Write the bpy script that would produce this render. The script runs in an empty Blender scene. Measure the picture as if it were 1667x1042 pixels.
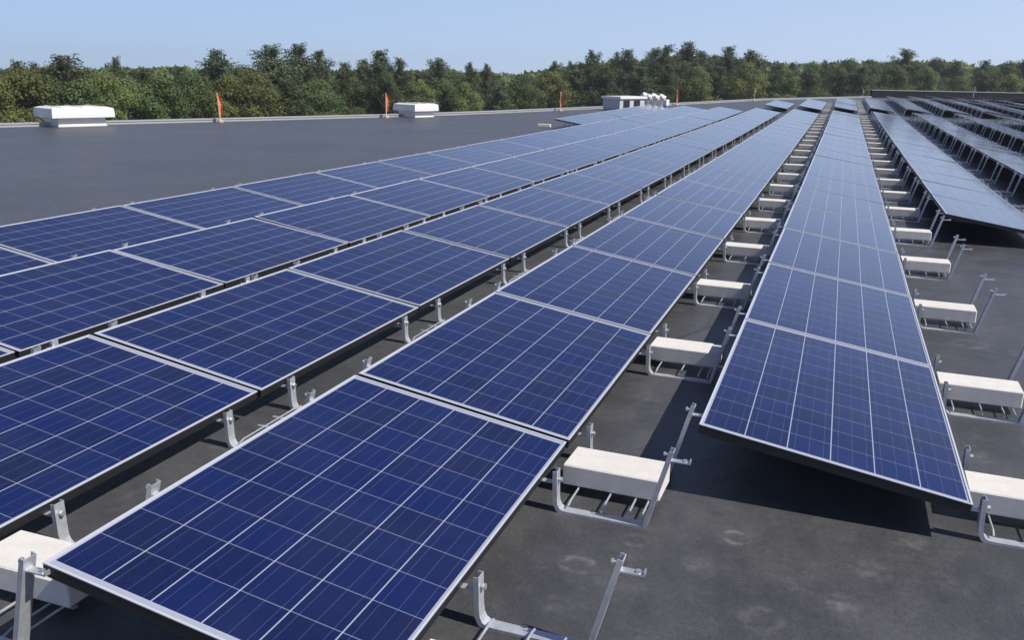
import bpy, math, random
from mathutils import Vector, Matrix
random.seed(7)
S = bpy.context.scene
COL = S.collection
R = math.radians

# ------------------------------------------------------------------ camera
F, YAW, PIT, ROL, CH = 1433.4, -0.346, 0.2736, 0.0213, 1.606
fw = Vector((math.cos(PIT)*math.sin(YAW), math.cos(PIT)*math.cos(YAW), -math.sin(PIT)))
rt0 = Vector((math.cos(YAW), -math.sin(YAW), 0))
up0 = rt0.cross(fw)
rt = rt0*math.cos(ROL) + up0*math.sin(ROL)
up = -rt0*math.sin(ROL) + up0*math.cos(ROL)
CAM = Vector((0, 0, CH))
cd = bpy.data.cameras.new('camera')
cam = bpy.data.objects.new('camera', cd)
COL.objects.link(cam)
M3 = Matrix((rt, up, -fw)).transposed()
cam.matrix_world = Matrix.Translation(CAM) @ M3.to_4x4()
cd.sensor_width = 36
cd.lens = 36*F/1667
cd.clip_start = .05
cd.clip_end = 6000
S.camera = cam

# ------------------------------------------------------------------ light
SUN_EL, SUN_AZ = 48.0, 95.0          # degrees; azimuth clockwise from +Y, so the sun stands over +X
w = bpy.data.worlds.new('World')
S.world = w
w.use_nodes = True
nt = w.node_tree
sky = nt.nodes.new('ShaderNodeTexSky')
sky.sky_type = 'NISHITA'
sky.sun_disc = False
sky.sun_elevation = R(SUN_EL)
sky.sun_rotation = R(SUN_AZ)
sky.altitude = 3000
sky.air_density = 0.8
sky.dust_density = 1.6
sky.ozone_density = 5.0
hsv = nt.nodes.new('ShaderNodeHueSaturation'); hsv.inputs['Saturation'].default_value = .92
nt.links.new(sky.outputs[0], hsv.inputs['Color'])
tint = nt.nodes.new('ShaderNodeMix'); tint.data_type = 'RGBA'; tint.blend_type = 'MULTIPLY'
tint.inputs[0].default_value = 1; tint.inputs[7].default_value = (1.0, .915, .99, 1)
nt.links.new(hsv.outputs[0], tint.inputs[6])
wtc = nt.nodes.new('ShaderNodeTexCoord'); wsp = nt.nodes.new('ShaderNodeSeparateXYZ'); nt.links.new(wtc.outputs['Generated'], wsp.inputs[0])
wel = nt.nodes.new('ShaderNodeMapRange'); wel.interpolation_type = 'SMOOTHSTEP'      # pale haze low over the horizon
for i_, v_ in ((1, -.02), (2, .40), (3, .82), (4, 0.0)): wel.inputs[i_].default_value = v_
nt.links.new(wsp.outputs[2], wel.inputs[0])
waz = nt.nodes.new('ShaderNodeMapRange')                                              # paler towards the sun
for i_, v_ in ((1, -.8), (2, .35), (3, 0), (4, 1)): waz.inputs[i_].default_value = v_
nt.links.new(wsp.outputs[0], waz.inputs[0])
whz = nt.nodes.new('ShaderNodeMix'); whz.data_type = 'RGBA'
whz.inputs[6].default_value = (2.75, 3.95, 5.75, 1); whz.inputs[7].default_value = (4.7, 5.6, 7.2, 1)
nt.links.new(waz.outputs[0], whz.inputs[0])
wmx = nt.nodes.new('ShaderNodeMix'); wmx.data_type = 'RGBA'
nt.links.new(wel.outputs[0], wmx.inputs[0]); nt.links.new(tint.outputs[2], wmx.inputs[6]); nt.links.new(whz.outputs[2], wmx.inputs[7])
nt.links.new(wmx.outputs[2], nt.nodes['Background'].inputs[0])
nt.nodes['Background'].inputs[1].default_value = 0.135
sd = bpy.data.lights.new('sun', 'SUN')
sd.energy = 5.0
sd.angle = R(.53)
sd.color = (1, .955, .89)
sun = bpy.data.objects.new('sun', sd)
COL.objects.link(sun)
sdir = Vector((math.cos(R(SUN_EL))*math.sin(R(SUN_AZ)), math.cos(R(SUN_EL))*math.cos(R(SUN_AZ)), math.sin(R(SUN_EL))))
sun.rotation_euler = (-sdir).to_track_quat('-Z', 'Y').to_euler()
sun.location = (30, 0, 40)
S.view_settings.view_transform = 'Standard'
S.view_settings.look = 'None'
S.view_settings.exposure = 0.0
S.view_settings.gamma = 1
S.view_settings.use_curve_mapping = False

# ------------------------------------------------------------------ helpers
class MB:
    """collects shapes and links them as one mesh object"""
    def __init__(s): s.v = []; s.f = []; s.m = []
    def add(s, vs, fs, mi=0):
        n = len(s.v); s.v += [tuple(p) for p in vs]
        s.f += [tuple(i+n for i in q) for q in fs]; s.m += [mi]*len(fs)
    def box(s, x0, x1, y0, y1, z0, z1, mi=0, mat=None):
        vs = [Vector(p) for p in ((x0,y0,z0),(x1,y0,z0),(x1,y1,z0),(x0,y1,z0),(x0,y0,z1),(x1,y0,z1),(x1,y1,z1),(x0,y1,z1))]
        if mat: vs = [mat @ p for p in vs]
        s.add(vs, [(0,3,2,1),(4,5,6,7),(0,1,5,4),(1,2,6,5),(2,3,7,6),(3,0,4,7)], mi)
    def bevbox(s, x0, x1, y0, y1, z0, z1, b, mi=0):
        # box with chamfered edges: three stacked octagon-like rings
        def ring(i, z): return [(x0+i,y0+b+0*i,z),(x0+b,y0+i,z),(x1-b,y0+i,z),(x1-i,y0+b,z),(x1-i,y1-b,z),(x1-b,y1-i,z),(x0+b,y1-i,z),(x0+i,y1-b,z)]
        vs = ring(b,z0)+ring(0,z0+b)+ring(0,z1-b)+ring(b,z1)
        fs = [tuple(range(7,-1,-1)), tuple(range(24,32))]
        for k in range(3):
            for i in range(8):
                j = (i+1) % 8
                fs.append((k*8+i, k*8+j, k*8+8+j, k*8+8+i))
        s.add(vs, fs, mi)
    def sweep(s, path, prof, side=Vector((0,1,0)), mi=0, closed=True):
        """sweep a 2-D profile (a along side, b along the path normal) along a path"""
        n = len(path); k = len(prof); vs = []
        for i, p in enumerate(path):
            a = path[max(i-1,0)]; c = path[min(i+1,n-1)]
            t = (Vector(c)-Vector(a)).normalized()
            sd_ = (side - t*side.dot(t)).normalized()
            nn = t.cross(sd_)
            for (u, q) in prof: vs.append(Vector(p)+sd_*u+nn*q)
        fs = []
        for i in range(n-1):
            for j in range(k):
                j2 = (j+1) % k
                fs.append((i*k+j, i*k+j2, (i+1)*k+j2, (i+1)*k+j))
        fs.append(tuple(range(k-1,-1,-1))); fs.append(tuple((n-1)*k+j for j in range(k)))
        s.add(vs, fs, mi)
    def tube(s, path, rad, n=8, mi=0):
        if not hasattr(rad, '__len__'): rad = [rad]*len(path)
        vs = []; m = len(path)
        for i, p in enumerate(path):
            t = (Vector(path[min(i+1,m-1)])-Vector(path[max(i-1,0)])).normalized()
            a = t.orthogonal().normalized() if abs(t.z) < .9 else Vector((1,0,0))-t*t.x
            a.normalize(); b = t.cross(a)
            for k in range(n):
                an = 2*math.pi*k/n
                vs.append(Vector(p)+(a*math.cos(an)+b*math.sin(an))*rad[i])
        fs = []
        for i in range(m-1):
            for k in range(n):
                fs.append((i*n+k, i*n+(k+1)%n, (i+1)*n+(k+1)%n, (i+1)*n+k))
        fs.append(tuple(range(n-1,-1,-1))); fs.append(tuple((m-1)*n+k for k in range(n)))
        s.add(vs, fs, mi)
    def merge(s, o, mat=None, moff=0):
        n = len(s.v)
        s.v += [tuple(mat @ Vector(p)) if mat else p for p in o.v]
        s.f += [tuple(i+n for i in q) for q in o.f]; s.m += [i+moff for i in o.m]
    def mesh(s, name, mats, smooth=False):
        me = bpy.data.meshes.new(name)
        me.from_pydata(s.v, [], s.f)
        for mt in (mats if isinstance(mats, (list, tuple)) else [mats]): me.materials.append(mt)
        me.polygons.foreach_set('material_index', s.m)
        if smooth: me.polygons.foreach_set('use_smooth', [True]*len(s.f))
        me.update()
        return me
    def build(s, name, mats, parent=None, smooth=False):
        return link(name, s.mesh(name, mats, smooth), parent)

def link(name, data, parent=None):
    o = bpy.data.objects.new(name, data)
    COL.objects.link(o)
    if parent: o.parent = parent
    return o
def tag(o, label=None, cat=None, group=None, kind=None):
    if label: o['label'] = label
    if cat: o['category'] = cat
    if group: o['group'] = group
    if kind: o['kind'] = kind
    return o
def empty(name, loc=(0,0,0), rz=0):
    o = link(name, None); o.location = loc; o.rotation_euler = (0,0,rz)
    o.empty_display_size = .1
    return o
def copy_thing(root):
    r = root.copy(); COL.objects.link(r)
    for ch in root.children:
        c = ch.copy(); COL.objects.link(c); c.parent = r
        for g in ch.children:
            d = g.copy(); COL.objects.link(d); d.parent = c
    return r
ORD = 'zeroth nearest second third fourth fifth sixth seventh eighth ninth tenth eleventh twelfth thirteenth fourteenth fifteenth sixteenth seventeenth eighteenth nineteenth twentieth twenty-first twenty-second twenty-third twenty-fourth twenty-fifth twenty-sixth twenty-seventh twenty-eighth twenty-ninth thirtieth'.split()
def pix(P):
    d = Vector(P)-CAM; z = d.dot(fw)
    if z < .05: return None
    return (833.5+F*d.dot(rt)/z, 521-F*d.dot(up)/z, z)
def raydir(u, v):
    return (fw + rt*((u-833.5)/F) + up*((521-v)/F))

# ------------------------------------------------------------------ materials
def mat(name, base=(.5,.5,.5), rough=.5, metal=0., spec=.5):
    m = bpy.data.materials.new(name); m.use_nodes = True
    b = m.node_tree.nodes['Principled BSDF']
    b.inputs['Base Color'].default_value = (*base, 1)
    b.inputs['Roughness'].default_value = rough
    b.inputs['Metallic'].default_value = metal
    b.inputs['Specular IOR Level'].default_value = spec
    return m
class NT:
    def __init__(s, m): s.t = m.node_tree; s.b = s.t.nodes['Principled BSDF']
    def n(s, kind, **kw):
        x = s.t.nodes.new(kind)
        for k, v in kw.items(): setattr(x, k, v)
        return x
    def l(s, a, b): s.t.links.new(a, b)
    def math(s, op, a, b=None, clamp=False):
        x = s.n('ShaderNodeMath', operation=op); x.use_clamp = clamp
        for i, q in enumerate((a, b)):
            if q is None: continue
            if isinstance(q, (int, float)): x.inputs[i].default_value = q
            else: s.l(q, x.inputs[i])
        return x.outputs[0]
    def mix(s, f, a, b):
        x = s.n('ShaderNodeMix', data_type='RGBA')
        for q, i in ((f,0),(a,6),(b,7)):
            if isinstance(q, (int, float)): x.inputs[i].default_value = q
            elif isinstance(q, tuple): x.inputs[i].default_value = (*q, 1)
            else: s.l(q, x.inputs[i])
        return x.outputs[2]
    def noise(s, vec, scale, detail=4, rough=.55):
        x = s.n('ShaderNodeTexNoise'); x.inputs['Scale'].default_value = scale
        x.inputs['Detail'].default_value = detail; x.inputs['Roughness'].default_value = rough
        s.l(vec, x.inputs['Vector']); return x.outputs['Fac']
    def ramp(s, f, lo, hi):
        x = s.n('ShaderNodeMapRange'); x.inputs[1].default_value = lo; x.inputs[2].default_value = hi
        s.l(f, x.inputs[0]); return x.outputs[0]
    def bump(s, h, st, dist=.01):
        x = s.n('ShaderNodeBump'); x.inputs['Strength'].default_value = st; x.inputs['Distance'].default_value = dist
        s.l(h, x.inputs['Height']); s.l(x.outputs[0], s.b.inputs['Normal'])

# glass over polycrystalline cells: 6 x 10 cells, white gaps, busbars
CU, CV = .1608, .1612
def glass_material():
    m = mat('cell_glass', rough=.16, spec=.5)
    N = NT(m)
    tc = N.n('ShaderNodeTexCoord'); sp = N.n('ShaderNodeSeparateXYZ'); N.l(tc.outputs['Object'], sp.inputs[0])
    u = N.math('ADD', N.math('DIVIDE', sp.outputs[0], CU), 3); v = N.math('ADD', N.math('DIVIDE', sp.outputs[1], CV), 5)
    fu = N.math('FRACT', u); fv = N.math('FRACT', v)
    du = N.math('MULTIPLY', N.math('MINIMUM', fu, N.math('SUBTRACT', 1, fu)), CU)     # metres to the nearest gap line
    dv = N.math('MULTIPLY', N.math('MINIMUM', fv, N.math('SUBTRACT', 1, fv)), CV)
    lu = N.math('LESS_THAN', du, .0021); lv = N.math('LESS_THAN', dv, .0016)
    # outside the cell field: white backsheet
    out = N.math('MAXIMUM', N.math('GREATER_THAN', N.math('ABSOLUTE', sp.outputs[0]), 3*CU-.001), N.math('GREATER_THAN', N.math('ABSOLUTE', sp.outputs[1]), 5*CV-.001))
    bb = N.math('FRACT', N.math('ADD', N.math('MULTIPLY', u, 3), .5 - .5))
    bus = N.math('LESS_THAN', N.math('ABSOLUTE', N.math('SUBTRACT', bb, .5)), .016)
    # per-cell tone
    cmb = N.n('ShaderNodeCombineXYZ'); N.l(N.math('FLOOR', u), cmb.inputs[0]); N.l(N.math('FLOOR', v), cmb.inputs[1])
    oi = N.n('ShaderNodeObjectInfo'); N.l(N.math('MULTIPLY', oi.outputs['Random'], 517.0), cmb.inputs[2])
    wn = N.n('ShaderNodeTexWhiteNoise'); N.l(cmb.outputs[0], wn.inputs['Vector'])
    c = N.mix(N.math('POWER', wn.outputs['Value'], 1.5), (.0040,.0120,.080), (.0052,.0085,.040))
    vo = N.n('ShaderNodeTexVoronoi'); vo.inputs['Scale'].default_value = 90; N.l(tc.outputs['Object'], vo.inputs['Vector'])
    sv = N.n('ShaderNodeSeparateColor'); N.l(vo.outputs['Color'], sv.inputs[0])
    c = N.mix(N.math('MULTIPLY', sv.outputs[0], .30), c, (.007,.021,.125))
    # panel-to-panel shade
    c = N.mix(N.math('MULTIPLY', oi.outputs['Random'], .25), c, (.009,.014,.066))
    c = N.mix(N.math('MULTIPLY', bus, .20), c, (.30,.33,.44))
    c = N.mix(N.math('MULTIPLY', lv, .50), c, (.38,.41,.52))
    c = N.mix(N.math('MULTIPLY', N.math('MAXIMUM', lu, out), .78), c, (.48,.50,.58))
    # a little dust
    d = N.noise(tc.outputs['Object'], 2.3, 5)
    c = N.mix(N.math('MULTIPLY', N.ramp(d, .42, .75), .035), c, (.25,.24,.22))
    N.l(c, N.b.inputs['Base Color'])
    N.l(N.math('ADD', N.math('MULTIPLY', d, .06), .07), N.b.inputs['Roughness'])
    N.b.inputs['IOR'].default_value = 1.90
    return m
M_GLASS = glass_material()
M_LIP = mat('anodised_lip', (.72,.73,.76), .38, .35)
M_FSIDE = mat('dark_frame_side', (.018,.018,.022), .5)
M_BACK = mat('backsheet', (.06,.065,.075), .6)  # white-ish sheet coloured dark to carry the shade under the panels
def steel():
    m = mat('galvanised_steel', (.62,.64,.67), .42, .55); N = NT(m)
    tc = N.n('ShaderNodeTexCoord'); f = N.noise(tc.outputs['Object'], 30, 4)
    N.l(N.mix(f, (.50,.52,.55), (.76,.77,.79)), N.b.inputs['Base Color'])
    N.l(N.math('ADD', N.math('MULTIPLY', f, .3), .28), N.b.inputs['Roughness'])
    return m
M_STEEL = steel()
M_BOLT = mat('zinc_bolt', (.66,.67,.69), .35, .7)
def concrete():
    m = mat('pale_concrete', rough=.9, spec=.2); N = NT(m)
    tc = N.n('ShaderNodeTexCoord'); f = N.noise(tc.outputs['Object'], 14, 6, .65); g = N.noise(tc.outputs['Object'], 120, 3)
    oi = N.n('ShaderNodeObjectInfo')
    c = N.mix(N.ramp(f, .3, .7), (.66,.625,.56), (.77,.74,.685))
    c = N.mix(N.math('MULTIPLY', oi.outputs['Random'], .25), c, (.62,.585,.53))
    c = N.mix(N.math('MULTIPLY', N.ramp(g, .58, .8), .15), c, (.46,.44,.40))
    N.l(c, N.b.inputs['Base Color']); N.bump(g, .12, .003)
    return m
M_CONC = concrete()
M_WHITE = mat('white_painted_metal', (.79,.775,.745), .45)
M_GREYM = mat('grey_painted_metal', (.50,.51,.54), .5)
M_DARK = mat('dark_opening', (.02,.02,.025), .7)
M_FLASH = mat('parapet_flashing', (.42,.43,.42), .55, .2)
M_PARA = mat('parapet_membrane', (.024,.024,.028), .9, 0, .2)
M_ORANGE = mat('orange_cloth', (.66,.21,.075), .85)
M_LATH = mat('pale_wood', (.62,.46,.36), .8)

def roof_material():
    m = mat('roof_membrane', rough=.8, spec=.4); N = NT(m)
    tc = N.n('ShaderNodeTexCoord'); P = tc.outputs['Object']
    big = N.noise(P, .35, 5, .6); mid = N.noise(P, 2.2, 6, .62); m2 = N.noise(P, 9, 6, .7); fine = N.noise(P, 45, 4, .6); gr = N.noise(P, 190, 2)
    c = N.mix(N.ramp(big, .3, .7), (.055,.055,.058), (.090,.0895,.091))
    c = N.mix(N.math('MULTIPLY', N.ramp(mid, .45, .75), .55), c, (.130,.129,.128))
    c = N.mix(N.math('MULTIPLY', N.ramp(mid, .52, .28), .45), c, (.040,.040,.043))
    c = N.mix(N.math('MULTIPLY', N.ramp(m2, .52, .74), .50), c, (.148,.147,.146))
    c = N.mix(N.math('MULTIPLY', N.ramp(m2, .46, .28), .50), c, (.036,.036,.038))
    c = N.mix(N.math('MULTIPLY', N.ramp(fine, .35, .7), .38), c, (.042,.042,.044))
    c = N.mix(N.math('MULTIPLY', N.ramp(gr, .60, .74), .35), c, (.30,.29,.28))
    # dried water rings and scuffs at their own places
    sp = N.n('ShaderNodeSeparateXYZ'); N.l(P, sp.inputs[0])
    wob = N.math('MULTIPLY', N.math('SUBTRACT', N.noise(P, 9, 4), .5), .045)
    for (x, y, r, a, fill) in RINGS:
        dx = N.math('SUBTRACT', sp.outputs[0], x); dy = N.math('SUBTRACT', sp.outputs[1], y)
        d = N.math('ADD', N.math('SQRT', N.math('ADD', N.math('MULTIPLY', dx, dx), N.math('MULTIPLY', dy, dy))), wob)
        k = N.ramp(N.math('ABSOLUTE', N.math('SUBTRACT', d, r)), r*.45, r*.05)
        k = N.math('MULTIPLY', k, N.ramp(N.noise(P, 17, 6, .75), .42, .60))
        if fill: k = N.math('MULTIPLY', N.ramp(d, r*1.3, r*.2), N.ramp(N.noise(P, 22, 4), .40, .62))
        c = N.mix(N.math('MULTIPLY', k, a), c, (.27,.265,.255))
    # membrane lap seams every three metres
    s1 = N.math('LESS_THAN', N.math('ABSOLUTE', N.math('SUBTRACT', N.math('FRACT', N.math('DIVIDE', N.math('ADD', sp.outputs[0], N.math('MULTIPLY', sp.outputs[1], -.42)), 6.2)), .5)), .0022)
    c = N.mix(N.math('MULTIPLY', s1, .6), c, (.035,.035,.038))
    N.l(c, N.b.inputs['Base Color'])
    N.l(N.math('ADD', N.math('MULTIPLY', mid, .30), .25), N.b.inputs['Roughness'])
    N.bump(N.math('ADD', N.math('ADD', fine, N.math('MULTIPLY', m2, 2.5)), N.math('MULTIPLY', gr, .6)), .40, .006)
    return m

def leaf_material(name, dark, light):
    m = mat(name, rough=.6, spec=.25); N = NT(m)
    tc = N.n('ShaderNodeTexCoord'); f = N.noise(tc.outputs['Object'], .9, 3); g = N.noise(tc.outputs['Object'], 6, 2)
    oi = N.n('ShaderNodeObjectInfo')
    c = N.mix(N.ramp(f, .3, .7), dark, light)
    c = N.mix(N.math('MULTIPLY', g, .3), c, tuple(x*.7 for x in dark))
    hs = N.n('ShaderNodeHueSaturation')
    N.l(N.math('ADD', N.math('MULTIPLY', oi.outputs['Random'], .045), .478), hs.inputs['Hue'])
    N.l(N.math('ADD', N.math('MULTIPLY', oi.outputs['Random'], .5), .75), hs.inputs['Value'])
    N.l(c, hs.inputs['Color']); N.l(hs.outputs[0], N.b.inputs['Base Color'])
    tr = N.n('ShaderNodeBsdfTranslucent'); N.l(hs.outputs[0], tr.inputs[0])
    mx = N.n('ShaderNodeMixShader'); mx.inputs[0].default_value = .40
    N.l(N.b.outputs[0], mx.inputs[1]); N.l(tr.outputs[0], mx.inputs[2])
    N.l(mx.outputs[0], N.t.nodes['Material Output'].inputs[0])
    return m
M_OLIVE = leaf_material('olive_leaves', (.145,.172,.052), (.262,.275,.095))
M_GREEN = leaf_material('green_leaves', (.105,.145,.050), (.188,.230,.085))
M_PINE = leaf_material('pine_needles', (.115,.145,.068), (.195,.230,.110))
M_BARK = mat('bark', (.07,.055,.045), .9)

# ------------------------------------------------------------------ layout constants (metres)
XA, Y0, L, P, T = -1.88828, 1.54119, 1.69092, 1.49861, .1573
PW, PL, PT = .992, 1.668, .040
LOW = .155                                   # low glass edge above the roof
HI = PW*math.sin(T)
CW = PW*math.cos(T)
def zr(y): return .00013*(min(max(y,8),58)-8)**2
AISLE = 24.35

# ------------------------------------------------------------------ roof, ground
EDGE = [(-20.4-.42*40, 16.4-40), (-20.4, 16.4), (-13.5, 30.4), (2.0, 78.0)]   # left roof edge
def edge_x(y):
    for (x0, y0), (x1, y1) in zip(EDGE[:-1], EDGE[1:]):
        if y <= y1 or (x1, y1) == EDGE[-1]: return x0+(x1-x0)*(y-y0)/(y1-y0)
def ground_hit(u, v, z):
    d = raydir(u, v); s = (z-CH)/d.z
    return CAM + d*s
fdir = Vector((1, .5, 0)).normalized()
COR = Vector((2.0, 78.0, 0)); FARR = COR + fdir*140
def far_y(x): return COR.y + (x-COR.x)*fdir.y/fdir.x
RINGS = []
for (u_, v_, r_, a_, f_) in ((940,920,.048,.42,0),(1197,876,.044,.45,0),(1132,920,.05,.30,1),(1482,882,.07,.30,1),(1420,930,.06,.38,1),(1368,985,.055,.45,1),(1035,880,.04,.2,0),
        (1560,960,.06,.2,1),(900,985,.05,.25,1),(1240,1010,.06,.2,0),(1600,745,.07,.25,1),(1060,650,.06,.2,1),(1580,560,.09,.25,0)):
    g_ = ground_hit(u_, v_, 0); RINGS.append((g_.x, g_.y, r_, a_, f_))
M_ROOF = roof_material()
def build_roof():
    mb = MB()
    ys = [-14,-6,0,4,8]+[8+2.5*i for i in range(1,21)]
    yf = 58.0
    ys = [y for y in ys if y <= yf]
    NX = 6
    rows = []
    for y in ys:
        xl = edge_x(y); rows.append([(xl+(130-xl)*i/NX, y, zr(y)) for i in range(NX+1)])
    yl = COR.y; yr = far_y(130)
    rows.append([(COR.x+(130-COR.x)*i/NX, yl+(yr-yl)*i/NX, zr(99)) for i in range(NX+1)])
    n = NX+1; vs = [p for r in rows for p in r]; fs = []
    for i in range(len(rows)-1):
        for k in range(NX): fs.append((i*n+k, i*n+k+1, (i+1)*n+k+1, (i+1)*n+k))
    mb.add(vs, fs, 0)
    # building walls below the roof
    ring = [r[0] for r in rows]+rows[-1][1:]+[r[-1] for r in rows[::-1]][1:]+rows[0][::-1][1:-1]
    k = len(ring)
    mb.add([p for p in ring]+[(p[0],p[1],-9.2) for p in ring], [(i,(i+1)%k,k+(i+1)%k,k+i) for i in range(k)], 1)
    o = mb.build('roof', [M_ROOF, M_GREYM]); tag(o, kind='structure')
build_roof()
def build_ground():
    m = mat('forest_floor', rough=.95); N = NT(m)
    tc = N.n('ShaderNodeTexCoord'); f = N.noise(tc.outputs['Object'], .15, 6)
    N.l(N.mix(N.ramp(f,.35,.65), (.035,.045,.018), (.07,.075,.03)), N.b.inputs['Base Color'])
    mb = MB(); q = 650; n = 24
    vs = []; 
    for i in range(n+1):
        for j in range(n+1):
            x = -q+2*q*i/n; y = -q+2*q*j/n
            vs.append((x, y, -9))
    fs = [(i*(n+1)+j, (i+1)*(n+1)+j, (i+1)*(n+1)+j+1, i*(n+1)+j+1) for i in range(n) for j in range(n)]
    mb.add(vs, fs); tag(mb.build('ground', m), kind='structure')
build_ground()

def strip_along(mb, pts, wd, h, mi, z0=0.0, side=-1):
    """low wall following a line of points, width wd to the outside"""
    for a, b in zip(pts[:-1], pts[1:]):
        d = Vector((b[0]-a[0], b[1]-a[1], 0)).normalized(); nrm = Vector((-d.y, d.x, 0))*wd
        A = [Vector(a)+Vector((0,0,z0)), Vector(b)+Vector((0,0,z0))]
        vs = [A[0], A[1], A[1]+nrm, A[0]+nrm]; vs += [p+Vector((0,0,h)) for p in vs]
        mb.add(vs, [(0,3,2,1),(4,5,6,7),(0,1,5,4),(1,2,6,5),(2,3,7,6),(3,0,4,7)], mi)
def build_parapets():
    ys = [-14,0,8]+[8+5*i for i in range(1,11)]
    pts = [(edge_x(y), y, zr(y)) for y in ys]+[(COR.x, COR.y, zr(99))]
    mb = MB(); strip_along(mb, pts, .22, .115, 0, -.05)
    o = mb.build('parapet', M_FLASH)
    tag(o, 'low pale metal roof edge running along the left side below the trees', 'parapet')
    mc = MB(); strip_along(mc, [(p[0]+.02,p[1],p[2]) for p in pts], .27, .03, 0, .066)
    mc.build('cap', M_FLASH, o)
    fz = zr(99)
    a = (COR.x, COR.y, fz); b = (FARR.x, FARR.y, fz)
    mb = MB(); strip_along(mb, [a, b], .3, .60, 0, -.05)
    o = mb.build('parapet', M_PARA)
    tag(o, 'dark far parapet wall with pale cap at the upper right', 'parapet')
    mc = MB(); strip_along(mc, [(a[0],a[1]-.03,fz),(b[0],b[1]-.03,fz)], .4, .05, 0, .552)
    mc.build('cap', M_FLASH, o)
build_parapets()

# ------------------------------------------------------------------ solar panels
def frame_mb():
    mb = MB(); x, y, l = PW/2, PL/2, .0075
    # silver lip (top ring), black outer sides and lower flange
    for (x0,x1,y0,y1) in ((-x,x,-y,-y+l),(-x,x,y-l,y),(-x,-x+l,-y+l,y-l),(x-l,x,-y+l,y-l)):
        mb.box(x0,x1,y0,y1,PT-.003,PT,0)
    b = .0012
    for (x0,x1,y0,y1) in ((-x+b,x-b,-y+b,-y+.004),(-x+b,x-b,y-.004,y-b),(-x+b,-x+.004,-y+.004,y-.004),(x-.004,x-b,-y+.004,y-.004)):
        mb.box(x0,x1,y0,y1,0.0015,PT-.003,1)
    for (x0,x1,y0,y1) in ((-x+b,x-b,-y+b,-y+.028),(-x+b,x-b,y-.028,y-b),(-x+b,-x+.028,-y+.028,y-.028),(x-.028,x-b,-y+.028,y-.028)):
        mb.box(x0,x1,y0,y1,0,.0015,1)
    return mb
def sheet_mb(z0, z1, inset=.006):
    mb = MB(); x, y = PW/2-inset, PL/2-inset
    mb.box(-x,x,-y,y,z0,z1); return mb
ME_FRAME = frame_mb().mesh('frame', [M_LIP, M_FSIDE])
ME_GLASS = sheet_mb(.0335,.0365).mesh('glass', [M_GLASS])
ME_BACK = sheet_mb(.031,.0333,.0065).mesh('backsheet', [M_BACK])
def one_panel_mb():
    mb = frame_mb(); mb.merge(sheet_mb(.0335,.0365), moff=2); mb.merge(sheet_mb(.031,.0333,.0065), moff=3); return mb
ME_PANEL = one_panel_mb().mesh('solar_panel', [M_LIP, M_FSIDE, M_GLASS, M_BACK])
PROTO = empty('solar_panel')
for n_, me_ in (('frame', ME_FRAME), ('glass', ME_GLASS), ('backsheet', ME_BACK)): link(n_, me_, PROTO)

ROWN = {-4:'short row at the far left', -3:'leftmost long row', -2:'second long row from left', -1:'third long row from left',
        0:'big foreground row', 1:'row with the shaded open end', 2:'pale row at right edge', 3:'first row behind the pale row',
        4:'second row behind the pale row', 5:'third row behind the pale row', 6:'fourth row behind the pale row', 7:'fifth row behind the pale row', 8:'sixth row behind the pale row'}
for k_, nm_ in enumerate('seventh eighth ninth tenth eleventh twelfth'.split()): ROWN[9+k_] = nm_+' row behind the pale row'
START = {-4:14, -3:0, -2:0, -1:0, 0:0, 1:1, 2:5, 3:7, 4:10, 5:14, 6:18}
END1 = 22
def end2(r):
    x = XA+P*r
    yf = far_y(x)-4.0
    return min(28.2+2.5*(r+1), (yf-Y0)/L, AISLE+24)
def panel_centre(r, j):
    y = Y0+L*(j+.5); x = XA+P*r+CW/2
    zc = LOW+HI/2+zr(y)
    n = Vector((math.sin(T), 0, math.cos(T)))
    return Vector((x, y, zc)) - n*PT, y
specs = []
for r in range(-4, 14):
    if r in START:
        for k, j in enumerate(range(START[r], END1)): specs.append((r, j, 1, k+1))
    if r >= -1:
        e = end2(r); k = 1; j = AISLE
        while j+1 <= e+.3: specs.append((r, j, 2, k)); j += 1; k += 1
vis = []
for (r, j, sec, k) in specs:
    c, y = panel_centre(r, j)
    hw = Vector((CW/2,0,-HI/2)); hl = Vector((0,PL/2,0))
    q = [pix(c+hw*a+hl*b) for a in (-1,1) for b in (-1,1)]
    q = [p for p in q if p]
    if not q: continue
    x0, x1 = min(p[0] for p in q), max(p[0] for p in q); y0, y1 = min(p[1] for p in q), max(p[1] for p in q)
    if x1 < -60 or x0 > 1727 or y0 > 1180: continue
    size = max(x1-x0, 1)*max(y1-y0, 1)
    inside = not (x1 < 0 or x0 > 1667 or y0 > 1042)
    vis.append([size, r, j, sec, k, c, q[0][2], inside])
vis.sort(key=lambda t: -t[0])
shown, rest = vis[:296], vis[296:]
cnt = {}
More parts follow.
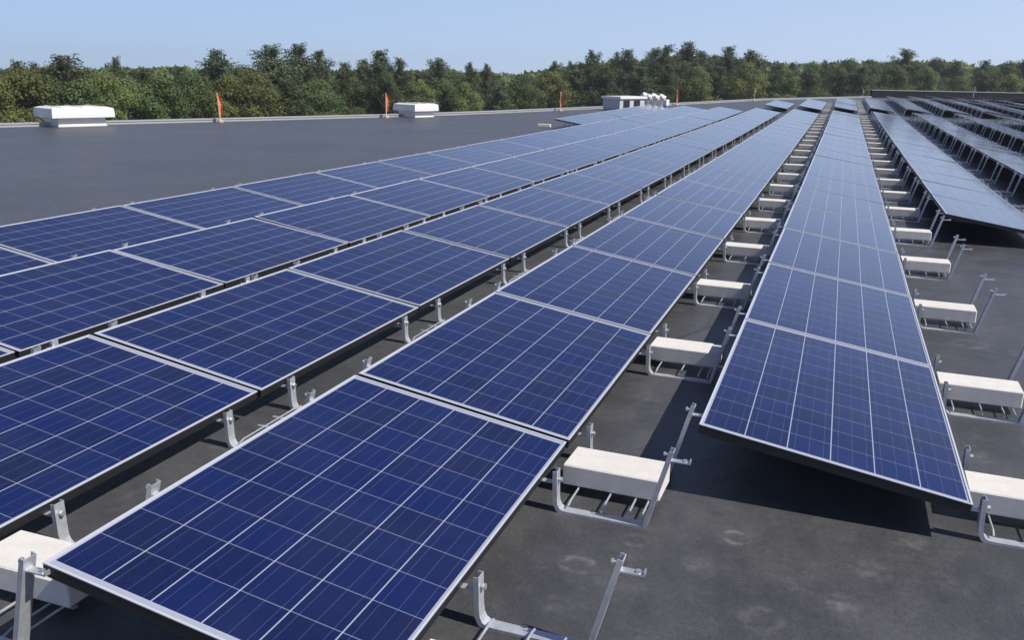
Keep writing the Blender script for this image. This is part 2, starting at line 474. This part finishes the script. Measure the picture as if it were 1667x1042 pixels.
for t in sorted(shown, key=lambda t: (t[3], t[1], t[2])):
    size, r, j, sec, k, c, dist, inside = t
    if inside: cnt[(sec, r)] = cnt.get((sec, r), 0)+1
    idx = cnt.get((sec, r), 0)
    if dist < 26:
        o = copy_thing(PROTO)
    else:
        o = link('solar_panel', ME_PANEL)
    o.location = c+Vector((random.uniform(-.003,.003), 0, random.uniform(-.002,.002)))
    o.rotation_euler = (math.atan(.00026*(min(max(c.y,8),58)-8)*(c.y < 58))+random.gauss(0,.0012), T+random.gauss(0,.003), random.gauss(0,.0012))
    idx = max(idx, 1)
    if sec == 1:
        lab = 'blue solar panel, %s visible from the near end of %s' % (ORD[idx], ROWN[r])
        if r in (2,3,4,5): lab = lab.replace('blue solar', 'pale')
        grp = 'solar panels in the near block'
    else:
        base = {-1:'third long row from left', 0:'foreground row', 1:'open-ended row'}.get(r, ROWN[r])
        lab = 'panel beyond the aisle, %s along, in line with %s' % (ORD[idx].replace('nearest','first'), base)
        grp = 'solar panels beyond the cross aisle'
    if not inside: lab = 'solar panel just outside the picture edge, continuing the %s' % ROWN[r]
    tag(o, lab, 'solar panel', grp)
    o.name = 'solar_panel'
bpy.data.objects.remove(PROTO.children[0]); bpy.data.objects.remove(PROTO.children[0]); bpy.data.objects.remove(PROTO.children[0]); bpy.data.objects.remove(PROTO)
if rest:
    mb = MB(); src = one_panel_mb()
    for t in rest:
        mb.merge(src, Matrix.Translation(t[5]) @ Matrix.Rotation(T, 4, 'Y'))
    o = mb.build('distant_solar_panels', [M_LIP, M_FSIDE, M_GLASS, M_BACK])
    tag(o, 'farthest tiny rows of dark solar panels near the far parapet', 'solar panels', None, 'stuff')
print('panels', len(shown), 'rest', len(rest))

# ------------------------------------------------------------------ ballast trays and blocks
CPROF = [(-.021,-.002),(.021,-.002),(.021,.015),(.0182,.015),(.0182,.001),(-.0182,.001),(-.0182,.015),(-.021,.015)]
DY = (-.29, .19)
def rail_path(y):
    pts = [(.050,y,.165),(.051,y,.12),(.053,y,.055),(.056,y,.032),(.064,y,.016),(.076,y,.008),(.094,y,.006),(.26,y,.006),(.40,y,.006)]
    return [Vector(p) for p in pts]
def rail_mb(y):
    mb = MB(); mb.sweep(rail_path(y), [(a,-b) for a, b in CPROF][::-1])
    mb.box(-.012,.052,y-.013,y+.013,.112,.116)                       # hook to the low panel frame
    return mb
def upright_mb(y):
    mb = MB(); mb.sweep([Vector((.398,y,.004)), Vector((.44,y,.17)), Vector((.478,y,.318))], CPROF)
    return mb
def clip_mb(y):
    mb = MB()
    mb.box(.462,.540,y-.013,y+.013,.278,.282)
    mb.box(.536,.540,y-.013,y+.013,.282,.292)
    mb.tube([Vector((.446,y,.300)), Vector((.474,y,.300))], .0045, 6)
    mb.tube([Vector((.442,y,.300)), Vector((.449,y,.300))], .009, 6)
    mb.tube([Vector((.520,y,.279)), Vector((.520,y,.290))], .007, 6)
    return mb
def hookbolt_mb(y):
    mb = MB()
    mb.tube([Vector((.030,y,.128)), Vector((.060,y,.128))], .005, 6)
    mb.tube([Vector((.058,y,.128)), Vector((.068,y,.128))], .010, 6)
    return mb
RODX = (.095,.225,.325,.375)
def rods_mb():
    mb = MB()
    for x in RODX:
        mb.tube([Vector((x,DY[0],.024)), Vector((x,DY[0]+.03,.032)), Vector((x,DY[1]-.03,.032)), Vector((x,DY[1],.024))], .0042, 6)
    mb.box(.06,.41,-.115,-.100,.028,.034); mb.box(.06,.41,.00,.015,.028,.034)
    return mb
TR = empty('ballast_tray')
for y_ in DY:
    ra = rail_mb(y_).build('rail', M_STEEL, TR); hookbolt_mb(y_).build('bolt', M_BOLT, ra)
    u_ = upright_mb(y_).build('upright', M_STEEL, TR); clip_mb(y_).build('clip', M_BOLT, u_)
rods_mb().build('cross_rods', M_STEEL, TR)
def one_tray_mb():
    mb = MB()
    for y in DY:
        mb.merge(rail_mb(y)); mb.merge(upright_mb(y)); mb.merge(clip_mb(y))
    mb.merge(rods_mb()); return mb
ME_TRAY = one_tray_mb().mesh('ballast_tray', [M_STEEL])
def block_mesh():
    mb = MB(); mb.bevbox(-.195,.195,-.096,.096,0,.086,.005)
    return mb.mesh('ballast_block', [M_CONC])
ME_BLOCK = block_mesh()

GAPN = {-4:'left of the leftmost long row', -3:'right of the leftmost long row', -2:'right of second long row from left', -1:'left of the foreground row',
        0:'between foreground and open-ended rows', 1:'left of the pale row', 2:'right behind the pale row'}
for q in range(3,14): GAPN[q] = '%s gaps behind the pale row' % ('two three four five six seven eight nine ten eleven twelve'.split()[q-3])
trays = []
def rowstart(r): return START.get(r, 99)
for r in range(-4, 7):
    s = rowstart(r)
    lim = {-4:END1, -3:14, -2:16}.get(r, END1)
    for j in range(s, lim+1):
        off = (.42 if r == 0 else .36 if r == 1 else .30) if j == s else (-.26 if j == END1 else 0)
        blk = r in (0, 1) or (r == -1 and j <= 0)
        trays.append((r, j, off, blk, 1))
    if r >= -1:
        e = int(end2(r)-AISLE+.3)
        for k in range(0, min(e, 14)+1):
            trays.append((r, AISLE+k, .29 if k == 0 else 0, r in (0, 1), 2))
ntr = {}
nt_ = nb_ = 0
for (r, j, off, blk, sec) in sorted(trays, key=lambda t: (t[4], t[0], t[1])):
    y = Y0+L*j+off; x = XA+P*r+CW
    p = pix((x+.25, y, .15+zr(y)))
    if not p or p[0] < -60 or p[0] > 1740 or p[1] > 1160: continue
    if nt_ >= 298: continue
    ntr[(sec,r)] = ntr.get((sec,r), 0)+1; k = ntr[(sec,r)]
    o = copy_thing(TR) if p[2] < 14 else link('ballast_tray', ME_TRAY)
    o.name = 'ballast_tray'
    jit = random.uniform(-.012,.012)
    o.location = (x, y+jit, zr(y)+.001); nt_ += 1
    where = GAPN[r] if sec == 1 else 'past the aisle, '+GAPN[r]
    tag(o, 'steel ballast tray, %s from the camera, %s' % (ORD[k], where), 'ballast tray', 'steel ballast trays under the panel rows')
    if blk and nb_ < 298:
        yb = y-.055+random.uniform(-.02,.02)+ (0 if off == 0 else -.11 if (r == 0 and off > .4) else .02)
        b = link('ballast_block', ME_BLOCK); nb_ += 1
        b.location = (x+.213+random.uniform(-.012,.012), yb, zr(y)+.0385)
        b.rotation_euler = (0, 0, random.gauss(0,.02))
        tag(b, 'pale concrete block, %s from the camera, %s' % (ORD[k], where), 'concrete block', 'concrete ballast blocks in the row gaps')
for ch in list(TR.children):
    for g in list(ch.children): bpy.data.objects.remove(g)
    bpy.data.objects.remove(ch)
bpy.data.objects.remove(TR)
# rear legs along the open back of the leftmost rows (no tray behind them)
LEGM = None
def rear_leg(x, y, k, nm):
    o = empty('rear_leg', (x, y, zr(y)+.001))
    up_ = link('upright', ME_UP, o); link('clip', ME_CLIP, up_); link('foot_plate', ME_FOOT, o)
    tag(o, 'short steel rear leg, %s along the back edge of %s' % (ORD[k], nm), 'panel support', 'steel rear legs at the left array edge')
def shift(mb, dx, dy):
    mb.v = [(p[0]+dx, p[1]+dy, p[2]) for p in mb.v]; return mb
ME_UP = shift(upright_mb(0), -.44, 0).mesh('upright', [M_STEEL]); ME_CLIP = shift(clip_mb(0), -.44, 0).mesh('clip', [M_BOLT])
fb = MB(); fb.box(-.08,.14,-.03,.03,0,.005); ME_FOOT = fb.mesh('foot_plate', [M_STEEL])
for r, js in ((-3, range(2,14)), (-4, range(15,20))):
    k = 0
    for j in js:
        for d in DY:
            k += 1
            rear_leg(XA+P*r-.078, Y0+L*j+d, k, ROWN[r])
# loose block beside the short row's near end
pb = ground_hit(886, 207, zr(23))
b = link('ballast_block', ME_BLOCK); b.location = (pb.x, pb.y, zr(pb.y)+.001); b.rotation_euler = (0,0,.1)
tag(b, 'lone pale concrete block on the roof beside the short far-left row', 'concrete block', 'concrete ballast blocks in the row gaps')
print('trays', nt_, 'blocks', nb_)

# ------------------------------------------------------------------ rooftop hoods, unit, flags
EANG = math.atan2(-.40, 1.0)                 # rotation that turns +Y onto the roof edge direction
def on_edge(u, v_guess, inset):
    """where the view line over pixel column u crosses the roof edge line, set back by inset"""
    d = raydir(u, v_guess); lo, hi_ = 2.0, 120.0
    for it in range(50):
        s = (lo+hi_)/2; q = CAM+d*s
        if q.x > edge_x(q.y)+inset*1.07: lo = s
        else: hi_ = s
    p = CAM+d*s
    return Vector((p.x, p.y, zr(p.y)))
def roof_hood(u, v, inset, ln, wd, hh, label):
    p = on_edge(u, v, inset)
    o = empty('roof_vent', p, EANG)
    mb = MB(); bl, bw = ln*.76/2, wd*.76/2
    mb.box(-bw,bw,-bl,bl,0,hh*.5); mb.box(-bw-.02,bw+.02,-bl-.02,bl+.02,0,.03)
    mb.build('curb', M_WHITE, o)
    mb = MB(); a, c = wd/2, ln/2; i = .06
    z0, z1, z2 = hh*.46, hh*.93, hh
    ring = lambda q, z: [(-a+q,-c+q,z),(a-q,-c+q,z),(a-q,c-q,z),(-a+q,c-q,z)]
    vs = ring(0,z0)+ring(0,z0+.0*hh+.10)+ring(i*.25,z1)+ring(i*2.2,z2)
    fs = [(3,2,1,0),(12,13,14,15)]
    for k in range(3):
        for q in range(4): fs.append((k*4+q,k*4+(q+1)%4,k*4+4+(q+1)%4,k*4+4+q))
    mb.add(vs, fs); hd = mb.build('hood', M_WHITE, o)
    mb = MB()
    for t_ in (-.33, 0, .33): mb.box(-a*.9,a*.9,t_*ln-.012,t_*ln+.012,z2-.002,z2+.018)
    mb.build('seam', M_WHITE, hd)
    tag(o, label, 'roof vent', 'white roof vents by the left edge')
roof_hood(123, 200, .0, 1.62, 1.2, .50, 'larger white metal roof vent at the far left')
roof_hood(677, 187, .12, 1.12, 1.15, .46, 'smaller white metal roof vent right of the second orange flag')

def rooftop_unit():
    p = on_edge(1015, 180, 1.3)
    o = empty('rooftop_unit', p, EANG)
    mb = MB(); mb.box(-.45,.45,-.95,.95,.08,.50); mb.build('cabinet', M_GREYM, o)
    mb = MB(); mb.box(-.52,.52,-1.02,1.06,.50,.60); mb.build('cover', M_WHITE, o)
    mb = MB(); mb.box(-.42,.42,-.9,.9,0,.08); mb.build('curb', M_GREYM, o)
    for y in (-.45, .35):
        mb = MB(); mb.box(.452,.462,y-.24,y+.24,.13,.44)
        for z in (.2,.28,.36): mb.box(.455,.475,y-.19,y+.19,z,z+.012)
        mb.build('louvre', M_DARK, o)
    tag(o, 'grey rooftop unit with white cover and dark louvres beyond the panels', 'rooftop unit')
    # cluster of white pipe vents beside it
    for k, (dx, dy, h) in enumerate(((.3,1.35,.62),(-.15,1.62,.68),(.32,1.92,.58),(-.05,2.22,.64),(.3,2.5,.56),(0,2.8,.6))):
        rot = Matrix.Rotation(EANG, 3, 'Z'); q = p + rot @ Vector((dx, dy, 0))
        v = empty('pipe_vent', (q.x, q.y, zr(q.y)), EANG)
        mb = MB(); mb.tube([Vector((0,0,0)), Vector((0,0,h-.18)), Vector((.03,0,h-.08)), Vector((.11,0,h-.02)), Vector((.20,0,h-.05)), Vector((.25,0,h-.15))], .105, 10)
        mb.build('pipe', M_WHITE, v, True)
        mb = MB(); mb.tube([Vector((0,0,0)), Vector((0,0,.06))], .17, 12); mb.build('flashing', M_GREYM, v)
        tag(v, 'white gooseneck pipe vent, %s from the grey rooftop unit' % (['nearest','second','third','fourth','fifth','farthest'][k]), 'pipe vent', 'white pipe vents by the rooftop unit')
    q = on_edge(1083, 177, 1.0)
    v = empty('junction_box', (q.x, q.y, zr(q.y)), EANG)
    mb = MB(); mb.bevbox(-.13,.13,-.13,.13,.08,.36,.015); mb.build('box_body', M_WHITE, v)
    mb = MB(); mb.box(-.1,.1,-.03,.03,0,.08); mb.build('stand', M_GREYM, v)
    tag(v, 'small white box alone right of the white pipe vents', 'junction box')
rooftop_unit()

def flag(pos, h, label, cloth=M_ORANGE, amount=.75, lean=0.0, seed=0):
    rg = random.Random(seed)
    o = empty('marker_flag', pos)
    mb = MB(); mb.tube([Vector((0,0,0)), Vector((-lean*h*.5,0,h*.5)), Vector((-lean*h,0,h))], [.022,.018,.014], 6); mb.build('stake', M_LATH, o)
    mb = MB(); n = 12; vs = []; 
    for i in range(n+1):
        t = i/n; z = h*(1-t*amount)*.985
        wv = .035*math.sin(t*7+seed)+rg.uniform(-.012,.012); wd = .04+.07*math.sin(min(t*3.0,1.57))*(1-.25*t)
        bx = -lean*z
        for (a, b) in ((.014,.0),(.014+wd*.5,.05+wv),(.014+wd,wv*.6)): vs.append((bx+a, b-.01, z))
        for (a, b) in ((.014+wd,wv*.6+.006),(.014+wd*.5,.056+wv),(.014,.006)): vs.append((bx+a, b-.01, z))
    fs = []
    for i in range(n):
        for k in range(6): fs.append((i*6+k, i*6+(k+1)%6, (i+1)*6+(k+1)%6, (i+1)*6+k))
    fs += [tuple(range(5,-1,-1)), tuple(n*6+k for k in range(6))]
    mb.add(vs, fs); mb.build('cloth', cloth, o)
    mb = MB(); mb.tube([Vector((0,0,0)), Vector((0,0,.05)), Vector((0,0,.07))], [.09,.09,.04], 12); mb.build('base', M_LATH, o)
    o.rotation_euler = (0,0,-math.atan2(pos[0],pos[1])+.25*math.sin(seed*2.1))
    tag(o, label, 'flag', 'orange marker flags along the roof edge')
FL = [(359,199,.25,.86,'bright orange marker flag right of the larger white roof vent'),
      (629,192,.25,.83,'orange marker flag just left of the smaller white roof vent'),
      (912,181,.25,.80,'orange marker flag left of the grey rooftop unit'),
      (1101,174,.20,.78,'orange marker flag right of the white pipe vents')]
for k, (u, v, ins, h, lab) in enumerate(FL):
    flag(on_edge(u, v, ins), h, lab, lean=.06 if k == 0 else .01, seed=k)
q = on_edge(1227, 169, .25); flag(q, .75, 'thin pale stake with little orange at the array corner', M_LATH, .25, 0, 4)
q = ground_hit(1583, 165, zr(60)); q.z = zr(q.y); flag(q, 1.05, 'pale bare marker stake standing before the far parapet', M_LATH, .3, 0, 5)
q = ground_hit(1404, 158.5, zr(60)); q.z = zr(q.y); flag(q, .62, 'short pinkish stake at the far end of the open-ended row', M_LATH, .45, 0, 6)

# ------------------------------------------------------------------ trees
GZ = -9.0
def leaf(mb, c, nrm, s, rg, mi=0):
    a = nrm.orthogonal().normalized(); an = rg.uniform(0, 6.28)
    b = nrm.cross(a); a2 = a*math.cos(an)+b*math.sin(an); b2 = nrm.cross(a2)
    l, w_ = s*rg.uniform(.7,1.3), s*rg.uniform(.4,.7)
    mb.add([c-a2*l*.5, c+b2*w_*.5+nrm*s*.08, c+a2*l*.5, c-b2*w_*.5+nrm*s*.08], [(0,1,2,3)], mi)
def broadleaf(seed, H=10., Wd=6.5):
    rg = random.Random(seed)
    tr = MB(); top = Vector((rg.uniform(-.4,.4), rg.uniform(-.4,.4), H*.8))
    tr.tube([Vector((0,0,-.2)), Vector((top.x*.3,top.y*.3,H*.3)), Vector((top.x*.7,top.y*.7,H*.58)), top], [.24,.19,.12,.04], 8)
    cr = MB(); clumps = []
    n = 38
    for i in range(n):
        t = rg.random(); z = H*(.30+.66*t)
        rad = Wd*.5*math.sin(math.pi*min(max((t*.88+.14),0),1))**.6
        an = rg.uniform(0,6.28); rr = rad*math.sqrt(rg.uniform(.05,1))*.86
        clumps.append((Vector((rr*math.cos(an), rr*math.sin(an), z)), rg.uniform(.65,1.25)*Wd/6.5))
    clumps.append((Vector((top.x,top.y,H*.93)), .8))
    for c, r in clumps:
        base = Vector((top.x*.5*c.z/H, top.y*.5*c.z/H, max(c.z-r*1.4-rg.uniform(.3,1.2), H*.18)))
        tr.tube([base, (base+c)*.5+Vector((0,0,-.15)), c], [.07,.045,.015], 5)
        for k in range(int(420*r)):
            d = Vector((rg.gauss(0,1), rg.gauss(0,1), rg.gauss(0,1))).normalized()
            q = c + Vector((d.x, d.y, d.z*.72))*r*(rg.random()**.45)
            nr = (d*1.1+Vector((rg.gauss(0,.42),rg.gauss(0,.42),.35+rg.gauss(0,.35)))).normalized()
            leaf(cr, q, nr, rg.uniform(.14,.25), rg)
    return tr, cr
def pine(seed, H=12., Wd=6.6, full=1.0):
    rg = random.Random(seed)
    tr = MB(); tr.tube([Vector((0,0,-.2)), Vector((.05,.04,H*.5)), Vector((0,0,H*.98))], [.22,.13,.02], 8)
    cr = MB(); z = H*.22
    while z < H*.99:
        t = (z-H*.22)/(H*.78)
        rad = Wd*.5*min(1,(1-t)*1.5+.02)**.85*(.55+.45*rg.random())*(.7+.3*min(1,t*4))+.30
        nb = 5 if t < .85 else 4
        a0 = rg.uniform(0,6.28)
        for k in range(nb):
            if rg.random() > .9*full: continue
            an = a0+k*6.283/nb+rg.gauss(0,.25); ln = rad*rg.uniform(.55,1.2)
            rise = .10+.40*t
            tip = Vector((ln*math.cos(an), ln*math.sin(an), z+ln*rise))
            tr.tube([Vector((0,0,z)), (Vector((0,0,z))+tip)*.5+Vector((0,0,-.05*ln)), tip], [.045,.03,.01], 5)
            m = int(34+105*ln)
            for i in range(m):
                s = rg.uniform(.12,1.02)
                q = Vector((0,0,z))*(1-s)+tip*s
                sp_ = .13+.20*ln*s*.6
                cl = lambda x: max(-1.25, min(1.25, rg.gauss(0,1)))*x
                q += Vector((cl(sp_), cl(sp_), cl(.19)+.06))
                nr = Vector((rg.gauss(0,.5), rg.gauss(0,.5), 1+rg.gauss(0,.4))).normalized()
                leaf(cr, q, nr, rg.uniform(.15,.27), rg)
        z += H*rg.uniform(.026,.045)
    return tr, cr
PROT = {}
for i in range(4): PROT[('b', i)] = broadleaf(20+i, 10, 6.5)
for i in range(4): PROT[('p', i)] = pine(40+i, 12, 6.6)
TM = {}
for k, (tr, cr) in PROT.items():
    mt = tr.mesh('trunk', [M_BARK])
    if k[0] == 'b':
        for nm, m in (('o', M_OLIVE), ('g', M_GREEN)): TM[(nm, k[1])] = (mt, cr.mesh('crown', [m]))
    else: TM[('p', k[1])] = (mt, cr.mesh('crown', [M_PINE]))
def horizon(u): return 100.7 + (u-0)*.0212
treelist = []
def dist_at(u): return 62 + max(0, u-150)*.058 if u < 1667 else 150
# prominent trees of the skyline: (column, top row, kind, width factor, rank)
SKY = [(28,104,'p',.8,1),(57,106,'p',.7,1),(97,94,'p',1.35,0),(188,98,'p',.6,1),(353,90,'p',1.2,0),(392,111,'g',1,1),
       (441,78,'p',1.35,0),(486,76,'p',1.15,0),(519,87,'p',1.0,0),(560,104,'p',.9,1),(592,100,'p',.8,1),(618,86,'p',1.1,0),(650,98,'p',.8,0),(712,98,'p',1.2,1),
       (765,108,'p',.9,1),(792,110,'p',.9,1),(905,103,'p',.9,1),(930,103,'p',.8,1),(946,104,'p',.7,1),(965,86,'p',.95,0),(1004,91,'p',.8,1),(1024,83,'p',.95,0),
       (1068,81,'p',1.0,1),(1087,77,'p',1.1,0),(1120,75,'p',1.2,0),(1143,86,'p',1.0,0),(1165,95,'p',1.0,1),(1187,79,'p',.95,0),(1226,84,'p',1.2,0),
       (1476,83,'p',1.25,0),(1605,101,'p',.9,0),(1345,100,'p',.7,1),(1290,104,'p',.8,1),(1420,99,'g',1.0,1),(1385,99,'g',1.0,1),(1525,98,'g',1.0,1),(1560,101,'p',1.0,1),(1645,101,'g',1,1),(1667,100,'p',1,1)]
for (u, v, k, wf, rk) in SKY: treelist.append((u, v, k, wf, rk))
rg = random.Random(3)
# canopy between them
def canopy_top(u):
    pts = [(-80,113),(0,113),(240,111),(420,113),(540,114),(700,113),(820,121),(840,124),(880,116),(960,104),(1060,94),(1150,94),(1240,100),(1290,106),(1400,101),(1560,103),(1585,112),(1640,104),(1760,102)]
    for (a, b), (c, d) in zip(pts[:-1], pts[1:]):
        if a <= u <= c: return b+(d-b)*(u-a)/(c-a)
    return 105
u = -70
while u < 1745:
    k = 'o' if u < 470 and rg.random() < .8 else ('g' if rg.random() < (.6 if u < 900 else .45) else ('o' if rg.random() < (.45 if u < 900 else .2) else 'p'))
    treelist.append((u, canopy_top(u)+rg.uniform(2,22), k, rg.uniform(.85,1.15), -1)); u += rg.uniform(36,58)
u = -60
while u < 1745:
    k = rg.choice('gopg' if u < 900 else 'pgp')
    treelist.append((u, canopy_top(u)+rg.uniform(0,5), k, rg.uniform(.95,1.2), 2)); u += rg.uniform(48,66)
KINDN = {'p':'dark pine', 'o':'yellowish broadleaf', 'g':'green broadleaf'}
LM = [(30,'at the left picture edge'),(120,'behind the larger white roof vent'),(250,'between the larger vent and first orange flag'),(359,'behind the first orange flag'),(490,'midway between the first two orange flags'),(610,'behind the second orange flag'),(690,'behind the smaller roof vent'),
      (800,'right of the smaller roof vent'),(910,'behind the third orange flag'),(1010,'behind the grey rooftop unit'),(1100,'behind the fourth orange flag'),(1165,'left of the thin pale stake'),(1240,'behind the thin pale stake'),(1320,'above the foreground row\'s far end'),(1390,'above the open-ended row\'s far end'),
      (1470,'above the left end of the far parapet'),(1583,'behind the pale bare stake'),(1650,'at the right picture edge')]
RANKN = {-1:'front-rank', 0:'tall', 1:'half-hidden', 2:'rear-rank'}
per = {}; ntree = 0
treelist.sort()
used = {}
for (u, v, k, wf, rk) in treelist:
    d = dist_at(u)*{-1:1.0, 0:1.10, 1:1.2, 2:1.34}[rk]*rg.uniform(.97,1.03)
    dr = raydir(u, v); dr = dr/ math.hypot(dr.x, dr.y)
    top = CAM+dr*d
    H = top.z-GZ
    key = (k, rg.randrange(4)); mt, mc = TM[key]
    h0 = 12. if k == 'p' else 10.
    # crowns reach a little under the nominal height
    sz = H/(h0*.985); sx = sz*wf*{'p':.95,'o':.92,'g':.92}[k]
    if k == 'p' and rk == -1: sx *= 1.25
    o = empty('pine_tree' if k == 'p' else 'broadleaf_tree', (top.x, top.y, GZ), rg.uniform(0,6.28))
    link('trunk', mt, o); link('crown', mc, o)
    o.scale = (sx, sx, sz)
    lm = min(LM, key=lambda t: abs(t[0]-u))[1]
    side_ = ''
    lab = '%s %s %s' % (RANKN[rk], KINDN[k], lm)
    per.setdefault(lab, []).append((u, o)); ntree += 1
SEQ = ['leftmost','second from left','third from left','fourth from left','fifth from left','sixth from left','seventh from left']
for lab, lst in per.items():
    for i, (u, o) in enumerate(sorted(lst, key=lambda t: t[0])):
        l2 = lab
        if len(lst) == 2: l2 = ('left ' if i == 0 else 'right ')+lab
        elif len(lst) > 2: l2 = lab+', '+SEQ[i]
        tag(o, l2, 'tree', 'trees beyond the roof edge')
print('trees', ntree, 'leaf faces', sum(len(c.f) for t, c in PROT.values()))


# the unbroken wood behind the first ranks: one mass
def distant_forest():
    rg = random.Random(11); mb = MB(); u = -140
    while u < 1820:
        for rk in (1.55, 1.9):
            uu = u+rg.uniform(-14,14); d = dist_at(uu)*rk*rg.uniform(.96,1.04)
            dr = raydir(uu, canopy_top(uu)+rg.uniform(-1,5)); dr = dr/math.hypot(dr.x, dr.y); top = CAM+dr*d
            wd = rg.uniform(3.2,5.0)*d/100
            for k in range(420):
                z = rg.random()**.6; an = rg.uniform(0,6.283); rr = wd*math.sqrt(max(0,1-(max(z-.55,0)/.45)**2))*rg.uniform(.3,1)
                nr = Vector((math.cos(an)+rg.gauss(0,.4), math.sin(an)+rg.gauss(0,.4), .7+rg.gauss(0,.4))).normalized()
                leaf(mb, Vector((top.x+rr*math.cos(an), top.y+rr*math.sin(an), GZ+(top.z-GZ)*z)), nr, rg.uniform(.7,1.2)*d/110, rg)
        u += rg.uniform(24,34)
    tag(mb.build('distant_forest', M_GREEN), 'unbroken green wood far behind the first trees', 'forest', None, 'stuff')
distant_forest()

# thin summer haze over the whole place
def build_haze():
    m = bpy.data.materials.new('haze'); m.use_nodes = True
    t = m.node_tree; t.nodes.clear()
    o_ = t.nodes.new('ShaderNodeOutputMaterial'); v = t.nodes.new('ShaderNodeVolumePrincipled')
    v.inputs['Color'].default_value = (.86,.90,.95,1); v.inputs['Density'].default_value = .00045; v.inputs['Anisotropy'].default_value = .2
    t.links.new(v.outputs[0], o_.inputs['Volume'])
    mb = MB(); mb.box(-660,660,-660,660,-10.2,14)
    tag(mb.build('haze', m), kind='stuff')
build_haze()
for o in S.objects:
    if 'label' in o and not 4 <= len(o['label'].split()) <= 16: print('LONG', o['label'])
